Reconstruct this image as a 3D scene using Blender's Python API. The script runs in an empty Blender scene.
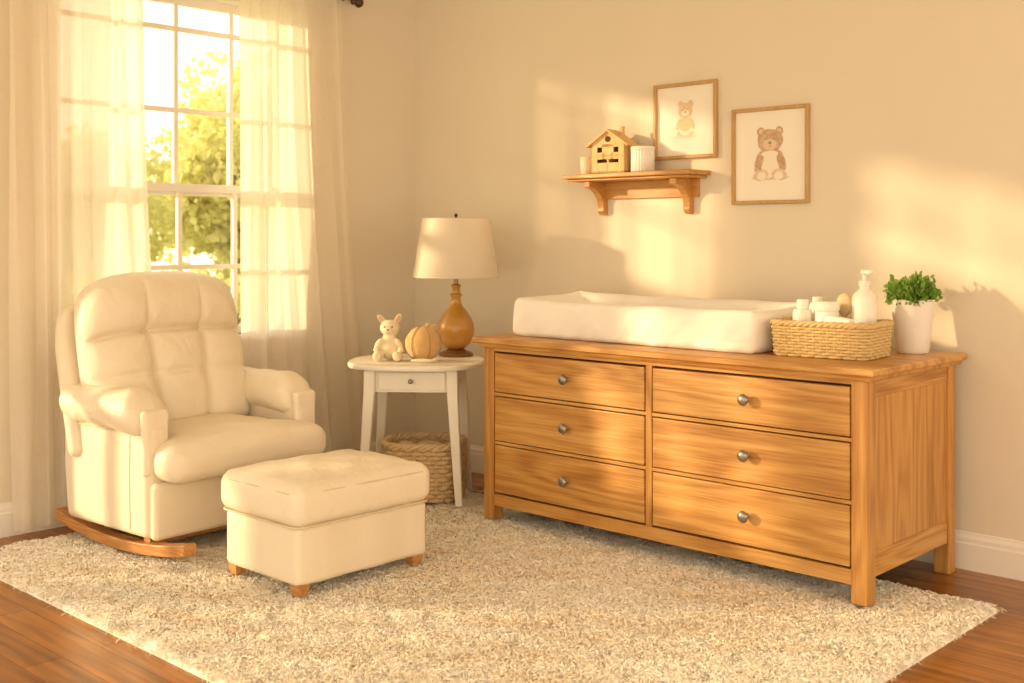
import bpy, bmesh, math, random
import numpy as np
from mathutils import Vector, Matrix, Euler
random.seed(3); rng=np.random.default_rng(5)
S=bpy.context.scene
COL=S.collection
# ------------------------------------------------------------------ helpers
def lin(h):
    h=h.lstrip('#'); c=[int(h[i:i+2],16)/255 for i in (0,2,4)]
    return tuple((x/12.92 if x<=.04045 else ((x+.055)/1.055)**2.4) for x in c)+(1,)
def nd(t,kind,**kw):
    n=t.nodes.new(kind)
    for k,v in kw.items(): setattr(n,k,v)
    return n
def mat(name,col,rough=.6,var=.06,nscale=6,bump=0,bscale=60,metallic=0,sheen=0,bdetail=3,trans=0,coat=0,bump2=0,b2scale=8):
    m=bpy.data.materials.new(name); m.use_nodes=True; t=m.node_tree; b=t.nodes['Principled BSDF']
    c=lin(col) if isinstance(col,str) else col
    tc=nd(t,'ShaderNodeTexCoord'); nz=nd(t,'ShaderNodeTexNoise'); nz.inputs['Scale'].default_value=nscale; nz.inputs['Detail'].default_value=4
    t.links.new(tc.outputs['Object'],nz.inputs['Vector'])
    mx=nd(t,'ShaderNodeMix',data_type='RGBA')
    mx.inputs[6].default_value=tuple(x*(1-var) for x in c[:3])+(1,); mx.inputs[7].default_value=tuple(min(1,x*(1+var)) for x in c[:3])+(1,)
    t.links.new(nz.outputs['Fac'],mx.inputs[0]); t.links.new(mx.outputs[2],b.inputs['Base Color'])
    b.inputs['Roughness'].default_value=rough; b.inputs['Metallic'].default_value=metallic
    if sheen: b.inputs['Sheen Weight'].default_value=sheen
    if coat: b.inputs['Coat Weight'].default_value=coat
    last=None
    if bump:
        n2=nd(t,'ShaderNodeTexNoise'); n2.inputs['Scale'].default_value=bscale; n2.inputs['Detail'].default_value=bdetail
        t.links.new(tc.outputs['Object'],n2.inputs['Vector'])
        bp=nd(t,'ShaderNodeBump'); bp.inputs['Strength'].default_value=1; bp.inputs['Distance'].default_value=bump
        t.links.new(n2.outputs['Fac'],bp.inputs['Height']); last=bp
    if bump2:
        n3=nd(t,'ShaderNodeTexNoise'); n3.inputs['Scale'].default_value=b2scale; n3.inputs['Detail'].default_value=3; n3.inputs['Distortion'].default_value=1.2
        t.links.new(tc.outputs['Object'],n3.inputs['Vector'])
        bq=nd(t,'ShaderNodeBump'); bq.inputs['Strength'].default_value=1; bq.inputs['Distance'].default_value=bump2
        t.links.new(n3.outputs['Fac'],bq.inputs['Height'])
        if last: t.links.new(last.outputs[0],bq.inputs['Normal'])
        last=bq
    if last: t.links.new(last.outputs[0],b.inputs['Normal'])
    if trans:
        tr=nd(t,'ShaderNodeBsdfTranslucent'); t.links.new(mx.outputs[2],tr.inputs['Color'])
        ms=nd(t,'ShaderNodeMixShader'); ms.inputs[0].default_value=trans
        t.links.new(b.outputs[0],ms.inputs[1]); t.links.new(tr.outputs[0],ms.inputs[2])
        t.links.new(ms.outputs[0],t.nodes['Material Output'].inputs[0])
    return m
def wood(name,axis,dark,mid,light,rough=.42,ring=24,base=1.0,coat=.12,pore=.52,ringamp=.08):
    m=bpy.data.materials.new(name); m.use_nodes=True; t=m.node_tree; b=t.nodes['Principled BSDF']
    tc=nd(t,'ShaderNodeTexCoord'); oi=nd(t,'ShaderNodeObjectInfo')
    ad=nd(t,'ShaderNodeVectorMath',operation='ADD'); sc=nd(t,'ShaderNodeVectorMath',operation='MULTIPLY')
    t.links.new(oi.outputs['Random'],sc.inputs[0]); sc.inputs[1].default_value=(7,5,9)
    t.links.new(tc.outputs['Object'],ad.inputs[0]); t.links.new(sc.outputs[0],ad.inputs[1])
    def stretched(lo,hi,detail,dist=0):
        v=[hi,hi,hi]; v[axis]=lo
        mu=nd(t,'ShaderNodeVectorMath',operation='MULTIPLY'); mu.inputs[1].default_value=v
        t.links.new(ad.outputs[0],mu.inputs[0])
        n=nd(t,'ShaderNodeTexNoise'); n.inputs['Scale'].default_value=1; n.inputs['Detail'].default_value=detail; n.inputs['Distortion'].default_value=dist
        t.links.new(mu.outputs[0],n.inputs['Vector']); return n
    a=stretched(.5*base,4.5*base,1.6,.1)
    k=nd(t,'ShaderNodeMath',operation='MULTIPLY'); k.inputs[1].default_value=ring*6.28/2
    t.links.new(a.outputs['Fac'],k.inputs[0])
    s=nd(t,'ShaderNodeMath',operation='SINE'); t.links.new(k.outputs[0],s.inputs[0])
    f=stretched(5*base,160*base,4)
    g=stretched(.6*base,11*base,3)
    s1=nd(t,'ShaderNodeMath',operation='MULTIPLY_ADD'); s1.inputs[1].default_value=ringamp; t.links.new(s.outputs[0],s1.inputs[0]); 
    f1=nd(t,'ShaderNodeMath',operation='MULTIPLY'); f1.inputs[1].default_value=pore; t.links.new(f.outputs['Fac'],f1.inputs[0])
    g1=nd(t,'ShaderNodeMath',operation='MULTIPLY_ADD'); g1.inputs[1].default_value=.9-pore; t.links.new(g.outputs['Fac'],g1.inputs[0]); t.links.new(f1.outputs[0],g1.inputs[2])
    t.links.new(g1.outputs[0],s1.inputs[2])
    r=nd(t,'ShaderNodeValToRGB'); e=r.color_ramp.elements
    e[0].position=.25; e[0].color=lin(dark); e[1].position=.66; e[1].color=lin(light)
    q=e.new(.44); q.color=lin(mid)
    t.links.new(s1.outputs[0],r.inputs[0]); t.links.new(r.outputs[0],b.inputs['Base Color'])
    bp=nd(t,'ShaderNodeBump'); bp.inputs['Distance'].default_value=.0012; t.links.new(s1.outputs[0],bp.inputs['Height']); t.links.new(bp.outputs[0],b.inputs['Normal'])
    b.inputs['Roughness'].default_value=rough; b.inputs['Coat Weight'].default_value=coat; b.inputs['Coat Roughness'].default_value=.3
    return m
def empty(name,loc=(0,0,0),rz=0):
    e=bpy.data.objects.new(name,None); COL.objects.link(e); e.location=loc; e.rotation_euler=(0,0,rz); e.empty_display_size=.1; return e
def mk(name,verts,faces,m,parent=None,smooth=True,loc=(0,0,0),rot=(0,0,0)):
    me=bpy.data.meshes.new(name); me.from_pydata([tuple(v) for v in verts],[],[tuple(f) for f in faces]); me.update()
    bm=bmesh.new(); bm.from_mesh(me); bmesh.ops.recalc_face_normals(bm,faces=bm.faces); bm.to_mesh(me); bm.free()
    if smooth: me.polygons.foreach_set('use_smooth',[True]*len(me.polygons))
    o=bpy.data.objects.new(name,me); COL.objects.link(o)
    if m: me.materials.append(m)
    o.location=loc; o.rotation_euler=rot
    if parent: o.parent=parent
    return o
def box(name,x0,x1,y0,y1,z0,z1,m,parent=None,bev=.003,seg=2):
    v=[(x,y,z) for x in (x0,x1) for y in (y0,y1) for z in (z0,z1)]
    f=[(0,1,3,2),(4,6,7,5),(0,4,5,1),(2,3,7,6),(0,2,6,4),(1,5,7,3)]
    o=mk(name,v,f,m,parent,smooth=False)
    if bev:
        md=o.modifiers.new('b','BEVEL'); md.width=bev; md.segments=seg; md.limit_method='ANGLE'
    return o
def boxes(name,lst,m,parent=None,bev=.003):
    V=[];F=[]
    for (x0,x1,y0,y1,z0,z1) in lst:
        n=len(V); V+=[(x,y,z) for x in (x0,x1) for y in (y0,y1) for z in (z0,z1)]
        F+=[tuple(n+i for i in q) for q in [(0,1,3,2),(4,6,7,5),(0,4,5,1),(2,3,7,6),(0,2,6,4),(1,5,7,3)]]
    o=mk(name,V,F,m,parent,smooth=False)
    if bev:
        md=o.modifiers.new('b','BEVEL'); md.width=bev; md.segments=2; md.limit_method='ANGLE'
    return o
def lathe(name,prof,m,parent=None,loc=(0,0,0),n=48,rot=(0,0,0),sub=0):
    V=[];F=[]
    for (r,z) in prof:
        for i in range(n):
            a=2*math.pi*i/n; V.append((r*math.cos(a),r*math.sin(a),z))
    for j in range(len(prof)-1):
        for i in range(n):
            k=(i+1)%n; F.append((j*n+i,j*n+k,(j+1)*n+k,(j+1)*n+i))
    if prof[0][0]>1e-5: F.append(tuple(range(n)))
    if prof[-1][0]>1e-5: F.append(tuple((len(prof)-1)*n+i for i in range(n)))
    o=mk(name,V,F,m,parent,loc=loc,rot=rot)
    md=o.modifiers.new('w','WELD'); md.merge_threshold=1e-5
    es=o.modifiers.new('e','EDGE_SPLIT'); es.split_angle=math.radians(50)
    return o
def tubegeo(P,r,closed=False,sides=8,up=(0,0,1)):
    P=np.array(P,float); N=len(P)
    if closed: T=np.roll(P,-1,0)-np.roll(P,1,0)
    else: T=np.gradient(P,axis=0)
    T/=np.linalg.norm(T,axis=1)[:,None]+1e-12
    up=np.array(up,float); A=np.cross(T,up)
    bad=np.linalg.norm(A,axis=1)<.15
    A[bad]=np.cross(T[bad],np.array([.3,.95,.1]))
    A/=np.linalg.norm(A,axis=1)[:,None]; B=np.cross(T,A)
    R=np.array(r,float)*np.ones(N)
    V=[]
    for s in range(sides):
        a=2*math.pi*s/sides
        V.append(P+R[:,None]*(math.cos(a)*A+math.sin(a)*B))
    V=np.stack(V,1).reshape(-1,3); F=[]
    M=N if closed else N-1
    for i in range(M):
        j=(i+1)%N
        for s in range(sides):
            k=(s+1)%sides; F.append((i*sides+s,i*sides+k,j*sides+k,j*sides+s))
    if not closed:
        F.append(tuple(range(sides))); F.append(tuple((N-1)*sides+s for s in range(sides)))
    return V,F
def tubes(name,lst,m,parent=None,loc=(0,0,0),rot=(0,0,0)):
    VV=[];FF=[];n=0
    for a in lst:
        V,F=tubegeo(**a); VV.append(V); FF+=[tuple(x+n for x in f) for f in F]; n+=len(V)
    return mk(name,np.concatenate(VV),FF,m,parent,loc=loc,rot=rot)
def rbox(name,c,h,r,m,parent=None,n=(12,12,12),warp=None,rot=None,seg=5):
    """rounded box, c centre, h half sizes, warp(np array local)->array"""
    cs=[]
    for a in range(3):
        e=np.linspace(0,1,seg)
        lo=-h[a]+r*e; hi=-lo[::-1]; mid=np.linspace(-h[a]+r,h[a]-r,n[a]+1)[1:-1]
        cs.append(np.concatenate([lo,mid,hi]))
    idx={};V=[];F=[]
    L=[len(x) for x in cs]
    def vid(i,j,k):
        if (i,j,k) not in idx: idx[(i,j,k)]=len(V); V.append((cs[0][i],cs[1][j],cs[2][k]))
        return idx[(i,j,k)]
    for a in range(3):
        b,c2=[x for x in range(3) if x!=a]
        for side in (0,L[a]-1):
            for i in range(L[b]-1):
                for j in range(L[c2]-1):
                    q=[]
                    for (di,dj) in ((0,0),(1,0),(1,1),(0,1)):
                        t=[0,0,0]; t[a]=side; t[b]=i+di; t[c2]=j+dj; q.append(vid(*t))
                    F.append(q)
    P=np.array(V); H=np.array(h)
    Q=np.clip(P,-(H-r),(H-r)); D=P-Q; D=D/np.maximum(np.linalg.norm(D,axis=1),1e-9)[:,None]
    P=Q+D*r
    if warp: P=warp(P)
    if rot is not None: P=P@np.array(Euler(rot).to_matrix()).T
    P=P+np.array(c)
    return mk(name,P,F,m,parent)
def blob(name,ells,m,parent=None,voxel=.004,loc=(0,0,0),rot=(0,0,0),smooth=6):
    bm=bmesh.new()
    for e in ells:
        c,r=e[0],e[1]; ro=Euler(e[2]).to_matrix().to_4x4() if len(e)>2 else Matrix()
        bmesh.ops.create_icosphere(bm,subdivisions=3,radius=1,matrix=Matrix.Translation(c)@ro@Matrix.Diagonal((*r,1)))
    me=bpy.data.meshes.new(name); bm.to_mesh(me); bm.free(); me.materials.append(m)
    o=bpy.data.objects.new(name,me); COL.objects.link(o); o.location=loc; o.rotation_euler=rot
    if parent: o.parent=parent
    rm=o.modifiers.new('r','REMESH'); rm.mode='VOXEL'; rm.voxel_size=voxel; rm.use_smooth_shade=True
    sm=o.modifiers.new('s','SMOOTH'); sm.iterations=smooth; sm.factor=.5
    return o
def fastmesh(name,V,T,m,parent=None,smooth=False,col=None):
    me=bpy.data.meshes.new(name); nv=len(V); nt=len(T); k=T.shape[1]
    me.vertices.add(nv); me.vertices.foreach_set('co',V.astype(np.float32).ravel())
    me.loops.add(nt*k); me.loops.foreach_set('vertex_index',T.astype(np.int32).ravel())
    me.polygons.add(nt); me.polygons.foreach_set('loop_start',np.arange(0,nt*k,k,dtype=np.int32)); me.polygons.foreach_set('loop_total',np.full(nt,k,dtype=np.int32))
    me.update(calc_edges=True); me.validate()
    if smooth: me.polygons.foreach_set('use_smooth',[True]*nt)
    if col is not None:
        a=me.color_attributes.new('tint','FLOAT_COLOR','POINT'); a.data.foreach_set('color',np.concatenate([col,np.ones((nv,1))],1).astype(np.float32).ravel())
    me.materials.append(m)
    o=bpy.data.objects.new(name,me); COL.objects.link(o)
    if parent: o.parent=parent
    return o
YAW=math.radians(43.4); FW=np.array([-math.sin(YAW),math.cos(YAW)]); RT=np.array([math.cos(YAW),math.sin(YAW)])
CAM=np.array([5.094,-4.556])
def at(px,d):
    """floor position for a point d metres from the viewpoint plane"""
    p=CAM+FW*d+RT*((px-512)/1150*d); return float(p[0]),float(p[1])
WX=-.15; WY=.13   # interior faces of window wall / back wall
CEIL=2.85
# ------------------------------------------------------------------ materials
M_wall=mat('wall_paint','#e5dbc8',.9,.025,2.5,bump=.0008,bscale=150)
M_ceil=mat('ceiling_paint','#f4efe6',.95,.02,3)
M_trim=mat('white_trim_paint','#f1ece2',.45,.02,4)
M_cream=mat('cream_leather','#eee2cc',.48,.03,5,bump=.0008,bscale=160,bump2=.008,b2scale=9)
M_cream2=mat('cream_leather_base','#ecdfc8',.5,.03,5,bump=.0008,bscale=160,bump2=.005,b2scale=6)
M_seam=mat('cream_piping','#d8c9ab',.6,.03)
DK,MD,LT='#a36c31','#c48f49','#d9ab66'
W_x=wood('oak_grain_x',0,DK,MD,LT); W_y=wood('oak_grain_y',1,DK,MD,LT); W_z=wood('oak_grain_z',2,'#a16a32','#c08a46','#d3a35f')
W_shelf=wood('shelf_wood',0,'#a26b35','#c08a47','#d2a05a',base=1.6,ringamp=.05)
W_rock=wood('rocker_wood',0,'#a0683a','#bd8549','#cf985a',base=2)
W_toy=wood('toy_wood',2,'#c69a5c','#dab57b','#e6c88e',base=3,coat=0,rough=.6,ringamp=.04)
W_frame=wood('frame_wood',2,'#ab8452','#c19b65','#cfae78',base=2.5,coat=0,rough=.55,ringamp=.04)
M_dark=mat('drawer_gap','#4a2c12',.8,.05)  # dark brown puts the shade of the drawer gaps into the colour
M_knob=mat('brushed_nickel','#9a958c',.32,.05,metallic=.9)
M_white=mat('white_lacquer','#f2ebdd',.4,.02)
M_pad=mat('changing_pad_cotton','#f7f3eb',.9,.012,5,bump=.0006,bscale=220,bump2=.009,b2scale=7,sheen=.2)
M_ceramic=mat('white_ceramic','#f3eee5',.3,.02)
M_plastic=mat('white_plastic','#f2ecdf',.35,.02)
M_bronze=mat('bronze_metal','#5a4630',.35,.05,metallic=.8)
M_amber=mat('amber_glazed_wood','#c08d3c',.3,.16,7,coat=.5)
M_amberd=mat('dark_lamp_foot','#7b552c',.35,.1)
M_shade=mat('linen_lampshade','#f6ecda',.9,.03,60,bump=.0006,bscale=300,trans=.35)
M_plush=mat('plush_fur','#e8d9b8',.95,.1,30,bump=.003,bscale=220,sheen=.4)
M_plushd=mat('plush_fur_brown','#d2ab70',.95,.15,30,bump=.003,bscale=220,sheen=.4)
M_blk=mat('eye_black','#1c140e',.3,0)
M_pink=mat('plush_inner_ear','#d6ac8a',.9,.05)
M_straw=mat('seagrass','#d6b982',.8,.22,45,bump=.001,bscale=250)
M_straw2=mat('seagrass_pale','#d0b387',.85,.25,30,bump=.0015,bscale=200)
M_leaf=mat('plant_leaf','#86ad4a',.55,.3,20,trans=.35)
M_paper=mat('art_paper','#f6f0e4',.9,.01)
M_soil=mat('soil','#3d2a1b',.95,.2,30)
def sheer(name,col,tr,tl):
    m=bpy.data.materials.new(name); m.use_nodes=True; t=m.node_tree; t.nodes.remove(t.nodes['Principled BSDF'])
    tc=nd(t,'ShaderNodeTexCoord'); mu=nd(t,'ShaderNodeVectorMath',operation='MULTIPLY'); mu.inputs[1].default_value=(220,220,60)
    nz=nd(t,'ShaderNodeTexNoise'); nz.inputs['Scale'].default_value=1; t.links.new(tc.outputs['Object'],mu.inputs[0]); t.links.new(mu.outputs[0],nz.inputs['Vector'])
    rr=nd(t,'ShaderNodeMapRange'); rr.inputs[3].default_value=tr-.06; rr.inputs[4].default_value=tr+.06; t.links.new(nz.outputs['Fac'],rr.inputs[0])
    d=nd(t,'ShaderNodeBsdfDiffuse'); l=nd(t,'ShaderNodeBsdfTranslucent'); p=nd(t,'ShaderNodeBsdfTransparent')
    for x in (d,l): x.inputs['Color'].default_value=lin(col)
    p.inputs['Color'].default_value=lin('#fff6e8')
    a=nd(t,'ShaderNodeMixShader'); a.inputs[0].default_value=tl; t.links.new(d.outputs[0],a.inputs[1]); t.links.new(l.outputs[0],a.inputs[2])
    b=nd(t,'ShaderNodeMixShader'); t.links.new(rr.outputs[0],b.inputs[0]); t.links.new(a.outputs[0],b.inputs[1]); t.links.new(p.outputs[0],b.inputs[2])
    t.links.new(b.outputs[0],t.nodes['Material Output'].inputs[0]); return m
M_sheer=sheer('sheer_curtain_fabric','#fffaf0',.18,.55)
M_glass=bpy.data.materials.new('window_glass'); M_glass.use_nodes=True; t=M_glass.node_tree; t.nodes.remove(t.nodes['Principled BSDF'])
a=nd(t,'ShaderNodeBsdfTransparent'); g=nd(t,'ShaderNodeBsdfGlossy'); g.inputs['Roughness'].default_value=.02
ms=nd(t,'ShaderNodeMixShader'); ms.inputs[0].default_value=.04; t.links.new(a.outputs[0],ms.inputs[1]); t.links.new(g.outputs[0],ms.inputs[2]); t.links.new(ms.outputs[0],t.nodes['Material Output'].inputs[0])
# floor
M_floor=bpy.data.materials.new('oak_floor'); M_floor.use_nodes=True; t=M_floor.node_tree; b=t.nodes['Principled BSDF']
tc=nd(t,'ShaderNodeTexCoord'); br=nd(t,'ShaderNodeTexBrick'); br.inputs['Scale'].default_value=1; br.inputs['Brick Width'].default_value=1.5; br.inputs['Row Height'].default_value=.13
br.inputs['Mortar Size'].default_value=.0015; br.offset=.37; br.inputs['Color1'].default_value=lin('#b07434'); br.inputs['Color2'].default_value=lin('#935c25'); br.inputs['Mortar'].default_value=lin('#4d2c12')
mu=nd(t,'ShaderNodeVectorMath',operation='MULTIPLY'); mu.inputs[1].default_value=(1.5,26,1)
nz=nd(t,'ShaderNodeTexNoise'); nz.inputs['Scale'].default_value=1; nz.inputs['Detail'].default_value=5; nz.inputs['Distortion'].default_value=.4
t.links.new(tc.outputs['Object'],br.inputs['Vector']); t.links.new(tc.outputs['Object'],mu.inputs[0]); t.links.new(mu.outputs[0],nz.inputs['Vector'])
mp=nd(t,'ShaderNodeMapRange'); mp.inputs[1].default_value=.3; mp.inputs[2].default_value=.7; mp.inputs[3].default_value=.52; mp.inputs[4].default_value=1.15; t.links.new(nz.outputs['Fac'],mp.inputs[0])
vm=nd(t,'ShaderNodeVectorMath',operation='MULTIPLY'); t.links.new(br.outputs['Color'],vm.inputs[0]); t.links.new(mp.outputs[0],vm.inputs[1]); t.links.new(vm.outputs[0],b.inputs['Base Color'])
b.inputs['Roughness'].default_value=.27
# ------------------------------------------------------------------ room shell
RX=7.0; RY=-6.2
floor=box('floor',WX-.15,RX,RY,WY+.15,-.12,0,M_floor,bev=0)
ceil=box('ceiling',WX-.15,RX,RY,WY+.15,CEIL,CEIL+.1,M_ceil,bev=0)
box('wall_back',WX-.15,RX,WY,WY+.15,0,CEIL,M_wall,bev=0)
WIN=[(-2.12,-.76,.84,2.62),(-3.55,-2.56,.25,2.62),(-5.4,-3.75,.25,2.62)]  # first opening is in view; the others are added to let sun in
segs=[]
edges=[RY]+sum([[w[0],w[1]] for w in sorted(WIN)],[])+[WY]
for i in range(0,len(edges),2): segs.append((WX-.15,WX,edges[i],edges[i+1],0,CEIL))
for w in WIN: segs+= [(WX-.15,WX,w[0],w[1],0,w[2]),(WX-.15,WX,w[0],w[1],w[3],CEIL)]
boxes('wall_left',segs,M_wall,bev=0)
def baseboard(name,x0,x1,y0,y1,axis):
    pr=[(0,0),(.018,0),(.018,.105),(.014,.112),(.014,.128),(.007,.14),(.005,.15),(0,.152)]
    V=[];F=[]
    for e in (0,1):
        for (o,z) in pr:
            if axis=='x': V.append(((x0,x1)[e],WY-o,z))
            else: V.append((WX+o,(y0,y1)[e],z))
    n=len(pr)
    for i in range(n): F.append((i,(i+1)%n,n+(i+1)%n,n+i))
    F+= [tuple(range(n)),tuple(range(n,2*n))]
    return mk(name,V,F,M_trim,smooth=False)
baseboard('baseboard_back',WX,RX,0,0,'x'); baseboard('baseboard_left',0,0,RY,WY,'y')
def window(i,y0,y1,z0,z1,mid,cols,rows_lo,rows_up,mw=.009):
    e=empty('window_%d'%i,(0,0,0)); 
    c=.075; xo=WX
    boxes('casing',[(xo,xo+.02,y0-c,y0,z0-.02,z1),(xo,xo+.02,y1,y1+c,z0-.02,z1),(xo,xo+.022,y0-c-.01,y1+c+.01,z1,z1+c)],M_trim,e)
    boxes('sill',[(xo-.1,xo+.045,y0-c-.02,y1+c+.02,z0-.03,z0),(xo,xo+.016,y0-c,y1+c,max(z0-.11,.153),z0-.031)],M_trim,e,bev=.004)
    j=.022
    boxes('jamb',[(xo-.149,xo-.0005,y0,y0+j,z0,z1),(xo-.149,xo-.0005,y1-j,y1,z0,z1),(xo-.149,xo-.0005,y0+j,y1-j,z1-j,z1)],M_trim,e)
    a0,a1=y0+j+.0005,y1-j-.0005; L=[]
    def sash(xa,xb,za,zb,rows):
        s=.042
        L.extend([(xa,xb,a0,a0+s,za,zb),(xa,xb,a1-s,a1,za,zb),(xa+.0008,xb-.0008,a0+s,a1-s,za,za+s*1.05),(xa+.0008,xb-.0008,a0+s,a1-s,zb-s,zb)])
        for k in range(1,cols):
            y=a0+(a1-a0)*k/cols; L.append((xa+.005,xb-.005,y-mw,y+mw,za+s,zb-s))
        for z in rows: L.append((xa+.0065,xb-.0065,a0+s,a1-s,z-mw,z+mw))
    sash(xo-.075,xo-.04,z0,mid+.03,rows_lo); sash(xo-.115,xo-.08,mid-.03,z1-j-.0005,rows_up)
    boxes('sash',L,M_trim,e,bev=0)
    boxes('glass_pane',[(xo-.059,xo-.056,a0+.01,a1-.01,z0+.02,mid),(xo-.099,xo-.096,a0+.01,a1-.01,mid,z1-.04)],M_glass,e,bev=0)
window(1,*WIN[0],1.60,4,[1.20],[2.01,2.43],mw=.012)
window(2,*WIN[1],1.45,3,[.85],[1.80,2.10,2.38],mw=.034)  # unseen window added for sun patches; thick muntins shape their shadow bars
window(3,*WIN[2],1.45,5,[.85],[1.85,2.22],mw=.03)  # another unseen opening, added to throw sunlight onto the rug
# ------------------------------------------------------------------ curtains
def curtain(name,yt0,yt1,yb0,yb1,z0,z1,pl,amp,seed,x=-.075):
    r=np.random.default_rng(seed); nu,nz_=260,70
    U,Z=np.meshgrid(np.linspace(0,1,nu),np.linspace(0,1,nz_),indexing='ij')
    ph=r.uniform(0,6.28,5)
    Uw=U+.028*np.sin(2*math.pi*U*1.7+ph[0])+.016*np.sin(2*math.pi*U*4.1+ph[1])+.02*np.sin(4*Z+U*6+ph[4])
    A=amp*(.5+.5*Z)*(.7+.45*np.sin(2*math.pi*U*2.2+ph[2]))
    s=np.sin(2*math.pi*pl*Uw+ph[3])+.3*np.sin(2*math.pi*pl*2.3*Uw+ph[1]+Z*2)*(1-Z*.6); X=x+A*s*.85+.006*np.sin(Z*6+U*20)
    bow=np.sin(Z*math.pi)*.02
    Y0=yt0+(yb0-yt0)*Z**1.3; Y1=yt1+(yb1-yt1)*Z**1.3-bow
    Y=Y0+(Y1-Y0)*U+.005*np.cos(2*math.pi*pl*Uw*2)
    Zz=z1+(z0-z1)*Z
    V=np.stack([X,Y,Zz],-1).reshape(-1,3)
    i=np.arange(nu-1)[:,None]*nz_+np.arange(nz_-1)[None,:]; i=i.ravel()
    T=np.stack([i,i+1,i+nz_+1,i+nz_],1)
    return fastmesh(name,V,T,M_sheer,smooth=True)
curtain('sheer_curtain',-2.37,-1.72,-2.34,-1.58,.03,2.70,6,.025,1)
curtain('sheer_curtain.001',-1.17,-.50,-1.14,-.26,.03,2.70,6.5,.027,2)
rod=empty('curtain_rod',(0,0,0))
tubes('rod_pole',[dict(P=[(-.075,y,2.715) for y in np.linspace(-2.5,-.42,8)],r=.012,sides=12)],M_bronze,rod)
fin=[(0,-.035),(.012,-.03),(.02,-.02),(.012,-.012),(.012,-.006),(.026,.008),(.031,.022),(.024,.038),(.008,.048),(0,.05)]
lathe('finial',fin,M_bronze,rod,loc=(-.075,-.39,2.70),rot=(-math.pi/2,0,0),n=24)
lathe('finial_end',fin,M_bronze,rod,loc=(-.075,-2.53,2.715),rot=(math.pi/2,0,0),n=24)
boxes('rod_brackets',[(WX,-.06,-.475,-.46,2.70,2.73),(WX,WX+.008,-.49,-.445,2.67,2.76),(WX,-.06,-2.45,-2.435,2.70,2.73),(WX,WX+.008,-2.47,-2.42,2.67,2.76)],M_bronze,rod)
# ------------------------------------------------------------------ rug
X0,X1,Y0,Y1=.10,3.52,-2.65,-.33
M_rug=bpy.data.materials.new('shag_rug'); M_rug.use_nodes=True; t=M_rug.node_tree; b=t.nodes['Principled BSDF']
at_=nd(t,'ShaderNodeVertexColor',layer_name='tint'); nz=nd(t,'ShaderNodeTexNoise'); nz.inputs['Scale'].default_value=9; tc=nd(t,'ShaderNodeTexCoord'); t.links.new(tc.outputs['Object'],nz.inputs['Vector'])
mp=nd(t,'ShaderNodeMapRange'); mp.inputs[1].default_value=.3; mp.inputs[2].default_value=.7; mp.inputs[3].default_value=.96; mp.inputs[4].default_value=1.0; t.links.new(nz.outputs['Fac'],mp.inputs[0])
vm=nd(t,'ShaderNodeVectorMath',operation='MULTIPLY'); t.links.new(at_.outputs['Color'],vm.inputs[0]); t.links.new(mp.outputs[0],vm.inputs[1]); t.links.new(vm.outputs[0],b.inputs['Base Color'])
b.inputs['Roughness'].default_value=.95; b.inputs['Specular IOR Level'].default_value=.1
rug=empty('shag_rug',(0,0,0))
def vn(x,y,f,s):
    r=np.random.default_rng(s); o=np.zeros_like(x)
    for _ in range(9):
        a=r.uniform(0,6.28); k=f*r.uniform(.6,1.6); o+=np.sin(k*(x*math.cos(a)+y*math.sin(a))+r.uniform(0,6.28))
    return o/3.
NXg,NYg=513,348
gx,gy=np.meshgrid(np.linspace(X0,X1,NXg),np.linspace(Y0,Y1,NYg),indexing='ij')
def pileh(x,y):
    e=np.minimum(np.minimum(x-X0,X1-x),np.minimum(y-Y0,Y1-y)); e=np.clip(e/.03,0,1)**.5
    return .003+e*(.0190+.0036*vn(x,y,48,21)+.0016*vn(x,y,120,22)+.0012*vn(x,y,12,23))
def pcol(x,y,r):
    w=np.clip(.22+.16*vn(x,y,8,8)+.22*vn(x,y,24,9)+r,0,1)[:,None]
    return np.array([1,.95,.84])[None]*(1-w)+np.array([.93,.79,.58])[None]*w
gz=pileh(gx,gy)
V=np.stack([gx,gy,gz],-1).reshape(-1,3)
i=(np.arange(NXg-1)[:,None]*NYg+np.arange(NYg-1)[None,:]).ravel()
T=np.stack([i,i+NYg,i+NYg+1,i+1],1)
cb=pcol(V[:,0],V[:,1],0)
fastmesh('rug_body',V,T,M_rug,rug,smooth=True,col=cb)
mk('rug_backing',[(X0,Y0,.001),(X1,Y0,.001),(X1,Y1,.001),(X0,Y1,.001),(X0,Y0,.003),(X1,Y0,.003),(X1,Y1,.003),(X0,Y1,.003)],[(0,1,2,3),(4,5,6,7),(0,1,5,4),(1,2,6,5),(2,3,7,6),(3,0,4,7)],mat('rug_jute_backing','#e6d8bd',.95,.1,30),rug,smooth=False)
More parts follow.
